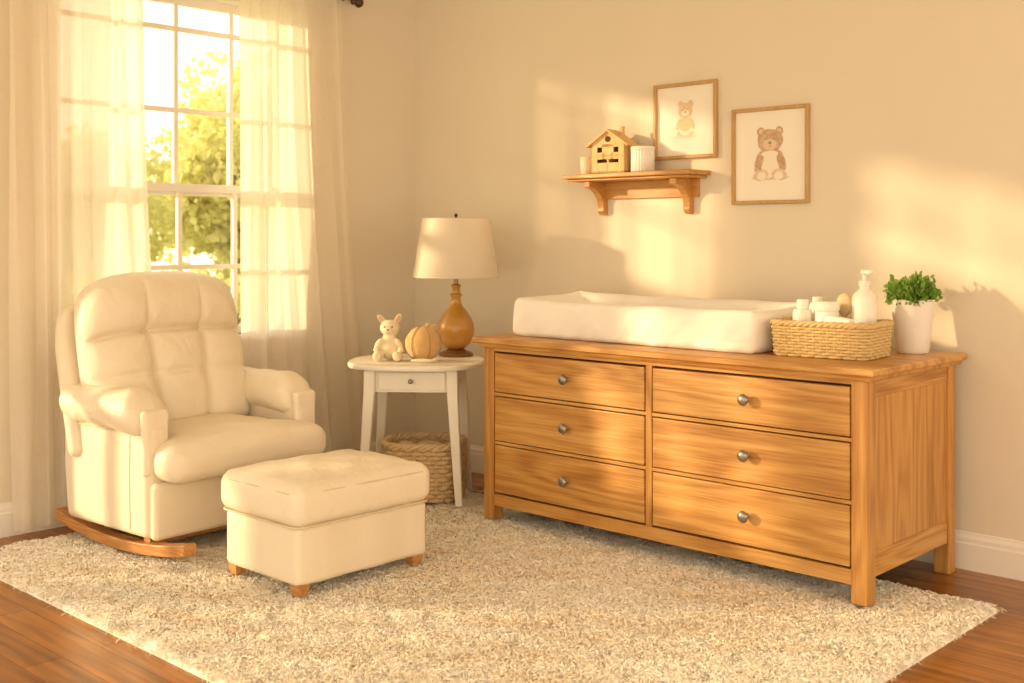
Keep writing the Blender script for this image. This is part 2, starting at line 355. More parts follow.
# curly yarn ends: arched ribbons (5 stations x 2 verts) rooted in the pile body
N=150000
bx=rng.uniform(X0,X1,N); by=rng.uniform(Y0,Y1,N); bz=pileh(bx,by)
ang=vn(bx,by,48,1)*2.8+vn(bx,by,100,2)*1.8+rng.normal(0,.9,N)
Ls=(.018+.020*rng.random(N)); hg=np.clip(.0045+.004*rng.random(N)+.002*vn(bx,by,60,5),.003,.010); wd=.0015+.0010*rng.random(N)
crl=rng.normal(0,.45,N)
V=np.zeros((N,10,3)); px_,py_=bx.copy(),by.copy(); a=ang.copy(); prof=[-.3,.65,1.0,.75,.05]; wf=[1,1.1,1,.8,.3]
roll=rng.normal(0,.35,N)
for k in range(5):
    zz=bz+hg*prof[k]; sx_,sy_=-np.sin(a)*wd*wf[k],np.cos(a)*wd*wf[k]; dz=wd*wf[k]*roll
    V[:,2*k]=np.stack([px_-sx_,py_-sy_,zz-dz],1); V[:,2*k+1]=np.stack([px_+sx_,py_+sy_,zz+dz],1)
    px_=px_+np.cos(a)*Ls/4; py_=py_+np.sin(a)*Ls/4; a=a+crl
V[:,:,2]=np.clip(V[:,:,2],.003,.0335)
T=(np.array([(2*k,2*k+2,2*k+3,2*k+1) for k in range(4)])[None]+10*np.arange(N)[:,None,None]).reshape(-1,4)
cc=pcol(bx,by,rng.normal(0,.10,N))
C=np.repeat(cc[:,None,:],10,1).reshape(-1,3)
fastmesh('rug_pile',V.reshape(-1,3),T,M_rug,rug,smooth=True,col=C)
FZ=.034 # height of the pile that carries the furniture
# ------------------------------------------------------------------ dresser
dr=empty('dresser',(0,0,0)); DX0,DX1,DY0,DY1=1.275,3.20,-.71,.06; TZ=.885
P=.064
for i,(x,y) in enumerate([(DX0,DY0),(DX1-P,DY0),(DX0,DY1-P),(DX1-P,DY1-P)]):
    z0=FZ if y<-.33 else 0.0
    box('post_%d'%(i+1),x,x+P,y,y+P,z0,TZ-.045,W_z,dr,.004)
def toploft(name,lst,m):
    V=[];F=[]
    for (o,z) in lst:
        V+=[(DX0-o,DY0-o,z),(DX1+o,DY0-o,z),(DX1+o,DY1+min(o,.02),z),(DX0-o,DY1+min(o,.02),z)]
    for j in range(len(lst)-1):
        for i in range(4): F.append((4*j+i,4*j+(i+1)%4,4*j+4+(i+1)%4,4*j+4+i))
    F.append((0,1,2,3)); n=4*(len(lst)-1); F.append((n,n+1,n+2,n+3))
    return mk(name,V,F,m,dr,smooth=False)
toploft('top_slab',[(.0,TZ-.048),(.012,TZ-.047),(.018,TZ-.040),(.022,TZ-.030),(.036,TZ-.026),(.040,TZ-.022),(.040,TZ-.005),(.035,TZ)],W_x)
fx0,fx1=DX0+P,DX1-P
box('rail_upper',fx0,fx1,DY0+.004,DY0+.03,.822,TZ-.045,W_x,dr,.002)
box('rail_lower',fx0,fx1,DY0+.004,DY0+.03,.10,.155,W_x,dr,.002)
cx=2.232
box('stile_mid',cx-.016,cx+.016,DY0+.004,DY0+.03,.155,.822,W_z,dr,.002)
rows=[(.632,.814),(.405,.610),(.163,.385)]
box('rail_a',fx0,fx1,DY0+.006,DY0+.03,.614,.628,W_x,dr,.001); box('rail_b',fx0,fx1,DY0+.006,DY0+.03,.388,.402,W_x,dr,.001)
box('carcass_inner',fx0,fx1,DY0+.03,DY1-.02,.12,TZ-.05,M_dark,dr,0)  # dark filler behind the fronts, painted shade seen through the gaps
n=0
for (xa,xb) in ((fx0,cx-.016),(cx+.016,fx1)):
    for (za,zb) in rows:
        n+=1; g=.0055
        box('drawer_front_%d'%n,xa+g,xb-g,DY0+.001,DY0+.028,za+.001,zb-.001,W_x,dr,.004,3)
        lathe('knob_%d'%n,[(0,0),(.011,0),(.011,.003),(.007,.006),(.0065,.016),(.013,.020),(.021,.025),(.0235,.031),(.020,.038),(.010,.042),(0,.0425)],M_knob,dr,loc=((xa+xb)/2+.012,DY0+.001,(za+zb)/2+.005),rot=(math.pi/2,0,0),n=28)
for s,(xa,xb,xp) in enumerate(((DX0+.008,DX0+.03,DX0+.018),(DX1-.03,DX1-.008,DX1-.018))):
    boxes('side_frame_%d'%(s+1),[(xa,xb,DY0+P,DY1-P,.125,.215),(xa,xb,DY0+P,DY1-P,.775,TZ-.045)],W_y,dr,.002)
    box('side_panel_%d'%(s+1),xp-.006,xp+.006,DY0+P,DY1-P,.21,.78,W_z,dr,0)
# ------------------------------------------------------------------ changing pad
PH=.085
def padwarp(P):
    Q=P.copy(); x=P[:,0]/.66; y=P[:,1]/.25
    top=np.clip(P[:,2]/PH,0,1)
    dish=np.clip(1-np.abs(y/.80)**3,0,1)*np.clip(1-np.abs(x/.93)**10,0,1)
    Q[:,2]+= -.065*dish*top + top*(.022*np.clip(np.abs(y),0,1)**2*(y>0)+.014*np.clip(-x,0,1)**4)
    bul=np.cos(np.clip(P[:,2]/PH,-1,1)*math.pi/2)
    Q[:,1]+=np.sign(P[:,1])*(np.abs(y)>.7)*(.005*bul-.007*top+.0025*np.sin(P[:,0]*23+P[:,2]*30)+.002*np.sin(P[:,0]*51-P[:,2]*60))
    Q[:,0]+=np.sign(P[:,0])*(np.abs(x)>.85)*(.005*bul-.007*top+.0025*np.sin(P[:,1]*31+P[:,2]*20))
    Q[:,2]+=top*.002*np.sin(P[:,0]*17+P[:,1]*9)
    return Q
pd=empty('changing_pad',(1.995,-.335,TZ+PH+.0005))
rbox('padded_cushion',(0,0,0),(.66,.25,PH),.028,M_pad,pd,n=(80,36,6),warp=padwarp,seg=7)
# ------------------------------------------------------------------ woven baskets
def rrect(hx,hy,r,n=140):
    raw=[]
    cs=[(hx-r,hy-r,0),(-hx+r,hy-r,90),(-hx+r,-hy+r,180),(hx-r,-hy+r,270)]
    for (cx_,cy_,a0) in cs:
        for k in range(9):
            a=math.radians(a0+90*k/8); raw.append((cx_+r*math.cos(a),cy_+r*math.sin(a)))
    raw=np.array(raw+[raw[0]]); d=np.concatenate([[0],np.cumsum(np.linalg.norm(np.diff(raw,axis=0),axis=1))])
    s=np.linspace(0,d[-1],n,endpoint=False)
    return np.stack([np.interp(s,d,raw[:,0]),np.interp(s,d,raw[:,1])],1)
def weave(name,hx,hy,r,h,rows,stakes,rad,loc,rz,m,flare=.04,bulge=0,rimr=None):
    e=empty(name,loc,rz); L=[]; n=stakes*4
    ff=lambda z:1+flare*(z/h)+bulge*math.sin(math.pi*min(1,z/h*.9+.1))
    for k in range(rows):
        z=rad+(h-rad*2)*k/(rows-1); f=ff(z)
        p=rrect(hx,hy,r,n)*f; c=np.roll(p,-1,0)-np.roll(p,1,0); nn=np.stack([c[:,1],-c[:,0]],1); nn/=np.linalg.norm(nn,axis=1)[:,None]
        off=np.cos(np.arange(n)/n*2*math.pi*stakes/2+(k%2)*math.pi)*rad*.75
        q=p+nn*off[:,None]
        L.append(dict(P=np.concatenate([q,np.full((n,1),z)+rng.normal(0,rad*.08,(n,1))],1),r=rad*1.05,closed=True,sides=7))
    tubes('woven_rows',L,m,e)
    L=[]; p=rrect(hx,hy,r,stakes)
    for i in range(stakes):
        L.append(dict(P=[(p[i,0]*ff(z),p[i,1]*ff(z),z) for z in np.linspace(0.003,h,6)],r=rad*.7,sides=6,up=(.3,.9,.1)))
    tubes('stakes',L,m,e)
    L=[]; rr=rimr or rad*1.4; N2=200; p=rrect(hx,hy,r,N2)*(1+flare+bulge*.2); c=np.roll(p,-1,0)-np.roll(p,1,0); nn=np.stack([c[:,1],-c[:,0]],1); nn/=np.linalg.norm(nn,axis=1)[:,None]
    tw=round(2*(hx+hy)*2/(rr*9))
    for s in range(3):
        th=np.arange(N2)/N2*2*math.pi*tw+s*2.094
        q=np.concatenate([p+nn*(np.cos(th)*rr*.7)[:,None],(h+np.sin(th)*rr*.7)[:,None]],1)
        L.append(dict(P=q,r=rr*.75,closed=True,sides=7))
    tubes('braided_rim',L,m,e)
    q=rrect(hx*.98,hy*.98,r,60); V=[(0,0,.004)]+[(a,b_,.004) for a,b_ in q]
    V+= [(a,b_,.010) for a,b_ in q]+[(0,0,.010)]
    F=[(0,1+i,1+(i+1)%60) for i in range(60)]+[(121,61+i,61+(i+1)%60) for i in range(60)]+[(1+i,1+(i+1)%60,61+(i+1)%60,61+i) for i in range(60)]
    mk('basket_base',V,F,m,e,smooth=False)
    qa=rrect(hx*.965,hy*.955,r,60); V=[];zs=np.linspace(.01,h-.004,8)
    for z in zs: V+=[(a*ff(z),b_*ff(z),z) for a,b_ in qa]
    F=[(60*j+i,60*j+(i+1)%60,60*j+60+(i+1)%60,60*j+60+i) for j in range(7) for i in range(60)]
    mk('inner_wall',V,F,m,e)
    return e
B=(2.885,-.38,TZ+.001); bk=weave('wicker_basket',.19,.135,.04,.130,11,44,.0058,B,math.radians(6),M_straw,flare=.05,rimr=.009)
# toiletries in basket
def bottle(name,loc,prof,m,sc=1.0):
    e=empty(name,loc); e.scale=(sc,)*3; lathe('bottle_body',prof,m,e,n=36); return e
bz=TZ+.013
e=bottle('pump_bottle',(2.990,-.31,bz),[(0,0),(.035,0),(.038,.004),(.038,.165),(.034,.18),(.018,.195),(.014,.2),(.014,.208)],M_plastic,1.27)
lathe('pump_collar',[(.016,.206),(.017,.208),(.017,.222),(.006,.226),(.006,.242),(0,.242)],M_ceramic,e,n=24)
rbox('pump_head',(0.012,-.008,.25),(.024,.010,.008),.0075,M_ceramic,e,n=(2,2,2),rot=(0,0,-.5))
e=bottle('lotion_bottle',(2.775,-.41,bz),[(0,0),(.031,0),(.033,.004),(.033,.13),(.028,.142),(.0,.144)],M_plastic,1.18)
lathe('cap',[(0,.143),(.019,.143),(.02,.146),(.02,.172),(.018,.175),(0,.175)],M_ceramic,e,n=28)
e=bottle('cream_jar',(2.865,-.38,bz),[(0,0),(.034,0),(.036,.004),(.036,.12),(.033,.125),(0,.125)],M_ceramic,1.3)
lathe('lid',[(0,.125),(.037,.125),(.038,.128),(.038,.15),(.035,.154),(0,.154)],M_plastic,e,n=36)
e=bottle('powder_bottle',(2.79,-.315,bz),[(0,0),(.028,0),(.03,.004),(.03,.15),(.024,.165),(0,.166)],M_plastic,1.15)
lathe('cap',[(0,.165),(.017,.165),(.018,.168),(.018,.185),(0,.187)],M_ceramic,e,n=28)
rbox('folded_washcloth',(2.95,-.45,bz+.075),(.055,.028,.07),.015,M_pad,None,n=(10,6,6),rot=(.0,.12,.1),warp=lambda P:P+np.stack([0*P[:,0],.004*np.sin(P[:,0]*60),0*P[:,0]],1))
e=empty('baby_brush',(2.892,-.285,bz)); e.scale=(1.2,1.2,1.12)
blob('brush_head',[((0,0,.165),(.030,.013,.042)),((0,0,.10),(.009,.008,.06)),((0,0,.03),(.012,.009,.03))],mat('beech_brush','#e2caa0',.5,.1),e,voxel=.003)
# ------------------------------------------------------------------ potted plant
pp=empty('potted_plant',(3.075,-.06,TZ+.001)); pp.scale=(1.1,1.1,1.28)
lathe('pot',[(0,0),(.054,0),(.057,.003),(.078,.165),(.079,.17),(.074,.17),(.070,.155),(0,.155)],M_ceramic,pp,n=56)
lathe('soil_surface',[(0,.158),(.069,.158),(.069,.150)],M_soil,pp,n=30)
def leafcloud(name,n,size,m,parent,fn):
    V=np.zeros((n,6,3)); 
    c,nr=fn(n); a=rng.normal(size=(n,3)); a/=np.linalg.norm(a,axis=1)[:,None]
    ax=nr*.7+a*.7; ax/=np.linalg.norm(ax,axis=1)[:,None]
    sd=np.cross(ax,rng.normal(size=(n,3))); sd/=np.linalg.norm(sd,axis=1)[:,None]; up=np.cross(sd,ax)
    L=size*(.7+.6*rng.random(n))[:,None]; Wd=L*.33
    V[:,0]=c; V[:,1]=c+ax*L*.35+sd*Wd+up*L*.05; V[:,2]=c+ax*L*.75+sd*Wd*.75; V[:,3]=c+ax*L-up*L*.12; V[:,4]=c+ax*L*.75-sd*Wd*.75; V[:,5]=c+ax*L*.35-sd*Wd+up*L*.05
    T=(np.array([(0,1,2,3),(0,3,4,5)])[None]+6*np.arange(n)[:,None,None]).reshape(-1,4)
    return fastmesh(name,V.reshape(-1,3),T,m,parent)
def plantfn(n):
    k=70; th=rng.uniform(0,6.28,k); ph=np.arccos(rng.uniform(.05,1,k)); R=.055+.035*rng.random(k)
    dirs=np.stack([np.sin(ph)*np.cos(th),np.sin(ph)*np.sin(th),np.cos(ph)*.8],1)
    i=rng.integers(0,k,n); tt=rng.uniform(.3,1,n)
    base=np.array([0,0,.165]); c=base+dirs[i]*(R[i]*tt*1.15)[:,None]+rng.normal(0,.009,(n,3)); c[:,2]=np.maximum(c[:,2],.163)
    return c,dirs[i]
leafcloud('foliage',2400,.018,M_leaf,pp,plantfn)
L=[]
for i in range(22):
    th=rng.uniform(0,6.28); r=rng.uniform(.03,.075); L.append(dict(P=[(0.2*r*math.cos(th),0.2*r*math.sin(th),.15),(.6*r*math.cos(th),.6*r*math.sin(th),.19),(r*math.cos(th),r*math.sin(th),.215)],r=.0015,sides=5,up=(.3,.9,.1)))
tubes('stems',L,M_leaf,pp)
# ------------------------------------------------------------------ wall shelf
sh=empty('wall_shelf',(0,0,0)); sz=1.675
box('shelf_board',1.19,1.985,WY-.185,WY-.001,sz-.022,sz,W_shelf,sh,.005,3)
box('shelf_lip',1.215,1.96,WY-.165,WY-.001,sz-.036,sz-.022,W_shelf,sh,.005,3)
box('back_rail',1.30,1.92,WY-.018,WY-.001,sz-.125,sz-.036,W_shelf,sh,.003)
def bracket(nm,x):
    th=.02; pts=[(0,0),(-.150,0),(-.150,-.030)]
    for k in range(1,12):
        a=k/11*math.pi/2; pts.append((-.150+.115*math.sin(a),-.030-.105*(1-math.cos(a))))
    pts+=[(-.037,-.150),(-.025,-.168),(0,-.172)]
    n=len(pts); V=[(x-th,WY-.001+a,sz-.036+b_) for a,b_ in pts]+[(x+th,WY-.001+a,sz-.036+b_) for a,b_ in pts]
    F=[(i,(i+1)%n,n+(i+1)%n,n+i) for i in range(n)]+[tuple(range(n)),tuple(range(n,2*n))]
    o=mk(nm,V,F,W_shelf,sh,smooth=False); md=o.modifiers.new('b','BEVEL'); md.width=.003; md.limit_method='ANGLE'; md.angle_limit=.8
bracket('bracket_1',1.33); bracket('bracket_2',1.865)
# toy house
th=empty('toy_house',(1.475,.015,sz+.001),math.radians(8)); th.scale=(1.12,1,1.15)
w,d=.088,.055
boxes('house_walls',[(-w,w,-d,d,0,.01),(-w,-w+.008,-d,d,0,.125),(w-.008,w,-d,d,0,.125),(-w,w,d-.006,d,0,.125),(-w,w,-d,d,.072,.079),(-.004,.004,-d,d,0,.075),
   (-w,-.055,-d,-d+.007,.0,.125),(.055,w,-d,-d+.007,.0,.125),(-.055,.055,-d,-d+.007,.112,.125),(-.055,.055,-d,-d+.007,0,.045),(-.055,-.012,-d,-d+.007,.06,.09),(.012,.055,-d,-d+.007,.06,.09),(-.03,.03,-d,-d+.007,.06,.125)],W_toy,th,.0015)
V=[(-w,-d,.125),(w,-d,.125),(0,-d,.182),(-w,-d+.008,.125),(w,-d+.008,.125),(0,-d+.008,.182)]
mk('gable_front',V,[(0,1,2),(3,4,5),(0,1,4,3),(1,2,5,4),(2,0,3,5)],W_toy,th,smooth=False)
mk('gable_rear',[(a,b_+2*d-.008,c) for a,b_,c in V],[(0,1,2),(3,4,5),(0,1,4,3),(1,2,5,4),(2,0,3,5)],W_toy,th,smooth=False)
for s in (-1,1):
    V=[(s*0,y,z) for y in (-d-.014,d+.006) for z in (.182,.192)]+[(s*(w+.018),y,z) for y in (-d-.014,d+.006) for z in (.113,.123)]
    o=mk('roof_%s'%('l' if s<0 else 'r'),V,[(0,1,3,2),(4,5,7,6),(0,1,5,4),(2,3,7,6),(0,2,6,4),(1,3,7,5)],W_toy,th,smooth=False)
box('chimney',.035,.055,-.01,.012,.15,.205,W_toy,th,.002)
lathe('attic_window',[(0,0),(.013,0),(.013,.003),(0,.003)],M_dark,th,loc=(0,-d-.0005,.148),rot=(math.pi/2,0,0),n=24)
cn=empty('ribbed_canister',(1.66,.015,sz+.001))
n_=96; prof=[(0.052,0.0),(.056,.004),(.056,.105),(.053,.11)]
V=[];F=[]
for j,(r,z) in enumerate(prof):
    for i in range(n_):
        a=2*math.pi*i/n_; rr=r+.0026*math.cos(a*24); V.append((rr*math.cos(a),rr*math.sin(a),z))
for j in range(3):
    for i in range(n_): F.append((j*n_+i,j*n_+(i+1)%n_,(j+1)*n_+(i+1)%n_,(j+1)*n_+i))
F+=[tuple(range(n_)),tuple(3*n_+i for i in range(n_))]
mk('canister_body',V,F,M_ceramic,cn)
lathe('canister_lid',[(0,.108),(.058,.108),(.06,.112),(.06,.122),(.055,.126),(0,.128)],M_ceramic,cn,n=48)
cu=empty('small_cup',(1.315,.0,sz+.001)); cu.scale=(1.1,1.1,1.1); lathe('cup_body',[(0,0),(.026,0),(.028,.003),(.033,.078),(.031,.08),(.029,.075),(.025,.01),(0,.01)],mat('peach_ceramic','#ecdabd',.5,.03),cu,n=40)
# ------------------------------------------------------------------ pictures
def ellp(cx_,cz_,rx,rz_,y,rot=0,n=40,wob=.03,seed=0):
    r=random.Random(seed); ph=r.uniform(0,6)
    pts=[]
    for i in range(n):
        a=2*math.pi*i/n; k=1+wob*math.sin(3*a+ph)+wob*.6*math.sin(7*a+ph*2)
        x=rx*math.cos(a)*k; z=rz_*math.sin(a)*k
        pts.append((cx_+x*math.cos(rot)-z*math.sin(rot),y,cz_+x*math.sin(rot)+z*math.cos(rot)))
    return pts
def wcol(name,c):
    m=mat(name,c,.95,.05,60); t=m.node_tree; b=t.nodes['Principled BSDF']
    tc=nd(t,'ShaderNodeTexCoord'); nz=nd(t,'ShaderNodeTexNoise'); nz.inputs['Scale'].default_value=45; nz.inputs['Detail'].default_value=6; nz.inputs['Roughness'].default_value=.7
    t.links.new(tc.outputs['Object'],nz.inputs['Vector']); mp=nd(t,'ShaderNodeMapRange'); mp.inputs[1].default_value=.35; mp.inputs[2].default_value=.7; mp.inputs[3].default_value=0; mp.inputs[4].default_value=.5
    t.links.new(nz.outputs['Fac'],mp.inputs[0]); mx=nd(t,'ShaderNodeMix',data_type='RGBA'); t.links.new(mp.outputs[0],mx.inputs[0]); mx.inputs[6].default_value=lin(c); mx.inputs[7].default_value=lin('#f6f0e4'); t.links.new(mx.outputs[2],b.inputs['Base Color'])
    return m
ART={k:wcol('watercolor_'+k,c) for k,c in dict(brown='#c0936a',dark='#94694a',cream='#f5e9d6',pale='#e0c29c',pink='#e4bb9e',ink='#5b4130',grey='#ddd4c7').items()}
def frame(name,x0,x1,z0,z1,fw,art):
    e=empty(name,((x0+x1)/2,WY,(z0+z1)/2)); hx=(x1-x0)/2; hz=(z1-z0)/2; D=.024
    V=[];F=[]
    rings=[(0,-.001),(0,-D+.003),(.003,-D),(fw-.003,-D),(fw,-D+.003),(fw,-.006)]
    for (i_,y) in rings: V+=[(-hx+i_,y,-hz+i_),(hx-i_,y,-hz+i_),(hx-i_,y,hz-i_),(-hx+i_,y,hz-i_)]
    for j in range(len(rings)-1):
        for i in range(4): F.append((4*j+i,4*j+(i+1)%4,4*j+4+(i+1)%4,4*j+4+i))
    mk('frame_moulding',V,F,W_frame,e,smooth=False)
    box('art_print',-hx+fw*.8,hx-fw*.8,-.008,-.002,-hz+fw*.8,hz-fw*.8,M_paper,e,0)
    y=-.0082; k=0
    for (c,cx_,cz_,rx,rz_,ro) in art:
        k+=1; y-=.00012; p=ellp(cx_*hx,cz_*hz,rx*hx,rz_*hx,y,ro,seed=k)
        mk('art_%d'%k,p,[tuple(range(len(p)))],ART[c],e,smooth=False)
    return e
bear=[('grey',0,-.46,.50,.05,0),
 ('brown',0,-.14,.33,.36,0),('cream',0,-.18,.24,.32,0),('brown',-.29,-.12,.10,.25,-.30),('brown',.29,-.12,.10,.25,.30),
 ('pale',-.24,-.40,.20,.13,.25),('pale',.24,-.40,.20,.13,-.25),('cream',-.22,-.42,.12,.09,0),('cream',.22,-.42,.12,.09,0),
 ('brown',-.24,.50,.10,.10,0),('brown',.24,.50,.10,.10,0),('pale',-.24,.50,.055,.055,0),('pale',.24,.50,.055,.055,0),
 ('brown',0,.30,.33,.28,0),('pale',0,.22,.18,.13,0),('dark',0,.26,.045,.032,0),('ink',-.11,.34,.02,.02,0),('ink',.11,.34,.02,.02,0),('ink',0,.195,.035,.008,0),('cream',0,.03,.22,.08,0)]
bear2=[('grey',0,-.42,.36,.04,0),('pale',-.15,-.33,.11,.08,0),('pale',.15,-.33,.11,.08,0),('cream',0,-.14,.24,.25,0),('pale',0,-.10,.20,.18,0),('pale',-.21,-.08,.07,.17,-.4),('pale',.21,-.08,.07,.17,.4),
 ('pale',-.16,.44,.08,.09,0),('pale',.16,.44,.08,.09,0),('pale',0,.26,.22,.21,0),('cream',0,.20,.12,.08,0),('dark',0,.23,.03,.022,0),('ink',-.08,.29,.014,.014,0),('ink',.08,.29,.014,.014,0)]
frame('bear_picture',2.11,2.512,1.507,1.955,.017,bear)
frame('bear_picture.001',1.655,2.025,1.738,2.111,.017,bear2)
# ------------------------------------------------------------------ side table
TC=at(417,5.90); TZ2=.725
tb=empty('side_table',(TC[0],TC[1],0),math.radians(40))
def supere(hx,hy,p,n=72):
    o=[]
    for i in range(n):
        a=2*math.pi*i/n; c,s=math.cos(a),math.sin(a); o.append((hx*math.copysign(abs(c)**(2/p),c),hy*math.copysign(abs(s)**(2/p),s)))
    return o
V=[];F=[]; rings=[(-.012,TZ2-.026),(-.003,TZ2-.024),(0,TZ2-.018),(0,TZ2-.006),(-.004,TZ2)]
for (o,z) in rings: V+=[(x,y,z) for x,y in supere(.345+o,.31+o,2.7)]
n=72
for j in range(len(rings)-1):
    for i in range(n): F.append((j*n+i,j*n+(i+1)%n,(j+1)*n+(i+1)%n,(j+1)*n+i))
F+=[tuple(range(n)),tuple((len(rings)-1)*n+i for i in range(n))]
o=mk('table_top',V,F,M_white,tb); o.modifiers.new('e','EDGE_SPLIT').split_angle=.6
boxes('apron',[(-.20,.20,-.205,-.19,.585,TZ2-.026),(-.20,.20,.19,.205,.585,TZ2-.026),(-.205,-.19,-.2,.2,.585,TZ2-.026),(.19,.205,-.2,.2,.585,TZ2-.026)],M_white,tb)
box('drawer_front',-.16,.17,-.213,-.204,.597,.685,M_white,tb,.003)
lathe('drawer_knob',[(0,0),(.006,0),(.005,.008),(.011,.014),(.012,.019),(.008,.024),(0,.025)],M_knob,tb,loc=(0,-.213,.642),rot=(math.pi/2,0,0),n=24)
for i,(sx,sy) in enumerate(((-1,-1),(1,-1),(-1,1),(1,1))):
    z0=FZ; V=[]
    ly_=TC[1]+math.sin(math.radians(40))*sx*.243+math.cos(math.radians(40))*sy*.245
    if ly_>-.33: z0=0
    for (x,y,hw,z) in ((.205,.205,.027,TZ2-.026),(.207,.207,.027,.58),(.243,.245,.0175,z0)):
        V+=[(sx*x-hw,sy*y-hw,z),(sx*x+hw,sy*y-hw,z),(sx*x+hw,sy*y+hw,z),(sx*x-hw,sy*y+hw,z)]
    F=[(0,1,2,3),(8,9,10,11)]+[(4*j+k,4*j+(k+1)%4,4*j+4+(k+1)%4,4*j+4+k) for j in range(2) for k in range(4)]
    o=mk('leg_%d'%(i+1),V,F,M_white,tb,smooth=False); md=o.modifiers.new('b','BEVEL'); md.width=.004; md.limit_method='ANGLE'
# lamp
lx,ly=at(456,6.10); lamp=empty('table_lamp',(lx,ly,TZ2+.001))
lathe('lamp_foot',[(0,0),(.088,0),(.092,.004),(.092,.012),(.082,.020),(.060,.026),(.05,.034),(.036,.038)],M_amberd,lamp)
lathe('lamp_body',[(.036,.036),(.055,.046),(.078,.068),(.092,.100),(.098,.135),(.093,.170),(.078,.205),(.056,.238),(.036,.262),(.027,.285),(.025,.31),(.032,.318),(.032,.325),(.022,.332),(.020,.36),(.026,.366),(.026,.374),(.012,.380),(.012,.43),(0,.43)],M_amber,lamp)
lathe('lamp_shade',[(.226,.415),(.2275,.418),(.178,.725),(.176,.728),(.173,.725),(.222,.418),(.2255,.415)],M_shade,lamp,n=80)
tubes('shade_trim',[dict(P=[(.227*math.cos(a),.227*math.sin(a),.419) for a in np.linspace(0,6.283,80,endpoint=False)],r=.003,closed=True,sides=6),dict(P=[(.177*math.cos(a),.177*math.sin(a),.725) for a in np.linspace(0,6.283,80,endpoint=False)],r=.003,closed=True,sides=6)],M_shade,lamp)
tubes('shade_spider',[dict(P=[(0.174*math.cos(a),.174*math.sin(a),.72),(0,0,.725)],r=.002,sides=6) for a in (0,2.09,4.19)]+[dict(P=[(0,0,.43),(0.001,0,.73)],r=.004,sides=8)],M_bronze,lamp)
lathe('lamp_finial',[(0,.725),(.008,.727),(.005,.735),(.010,.742),(.007,.752),(0,.756)],M_bronze,lamp,n=20)
# plush bunny
bx_,by_=at(390,5.88); rzp=math.radians(40)
pl=empty('plush_bunny',(bx_,by_,TZ2+.001),rzp); pl.scale=(1.2,1.15,1.1)
blob('plush_body',[((0,0,.055),(.047,.042,.055)),((0,-.005,.10),(.032,.03,.03)),
 ((-.04,-.045,.022),(.02,.04,.021)),((.04,-.045,.022),(.02,.04,.021)),((-.042,-.085,.026),(.019,.014,.024)),((.042,-.085,.026),(.019,.014,.024)),
 ((-.045,-.02,.075),(.015,.018,.034),(.3,.5,0)),((.045,-.02,.075),(.015,.018,.034),(.3,-.5,0)),((-.052,-.035,.050),(.014,.014,.014)),((.052,-.035,.050),(.014,.014,.014)),
 ((0,-.008,.150),(.042,.04,.038)),((0,-.040,.140),(.023,.018,.017)),
 ((-.036,.0,.190),(.014,.009,.028),(0,-.75,0)),((.034,.0,.192),(.014,.009,.028),(0,.5,0))],M_plush,pl,voxel=.0035,smooth=4)
blob('face_details',[((-.016,-.045,.157),(.0035,.003,.004)),((.016,-.045,.157),(.0035,.003,.004)),((0,-.0585,.145),(.005,.003,.0035))],M_blk,pl,voxel=.001,smooth=1)
blob('inner_ears',[((-.038,-.0065,.191),(.008,.004,.019),(0,-.75,0)),((.035,-.0065,.193),(.008,.004,.019),(0,.5,0))],M_pink,pl,voxel=.0018,smooth=1)
# round stuffed toy
bx2,by2=at(423,5.83)
p2=empty('round_plush_toy',(bx2,by2,TZ2+.001),math.radians(40)); p2.scale=(1.15,1.15,1.15)
blob('plush_ball',[((0,0,.078),(.080,.074,.077)),((.045,-.0,.150),(.013,.010,.017),(0,.5,0)),((.020,.0,.157),(.011,.010,.015),(0,.1,0))],M_plushd,p2,voxel=.004,smooth=4)
L=[]
for k in range(6):
    b0=k*math.pi/3
    L.append(dict(P=[(.0815*math.sin(a)*math.cos(b0),.0755*math.sin(a)*math.sin(b0),.078+.0785*math.cos(a)) for a in np.linspace(.15,2.9,26)],r=.0016,sides=6,up=(-math.sin(b0),math.cos(b0),0.01)))
tubes('ball_seams',L,mat('seam_thread','#b98c57',.9,.1),p2)
blob('toy_base_strap',[((.01,-.078,.010),(.055,.012,.009)),((.06,-.06,.010),(.014,.016,.009))],M_plush,p2,voxel=.0025,smooth=2)
# floor basket under table
fb=at(424,5.87); weave('seagrass_basket',.185,.165,.12,.275,13,36,.011,(fb[0],fb[1],FZ+.002),math.radians(40),M_straw2,flare=.04,bulge=.07,rimr=.014)
rbox('knit_blanket',(fb[0],fb[1],.24),(.15,.13,.05),.045,mat('knit_wool','#e3d1ad',.95,.08,20,bump=.006,bscale=90),None,n=(20,20,3),warp=lambda P:P+np.stack([0*P[:,0],0*P[:,0],.012*np.sin(P[:,0]*45+2*np.sin(P[:,1]*30))*(P[:,2]>0)],1),rot=(0,0,.7))
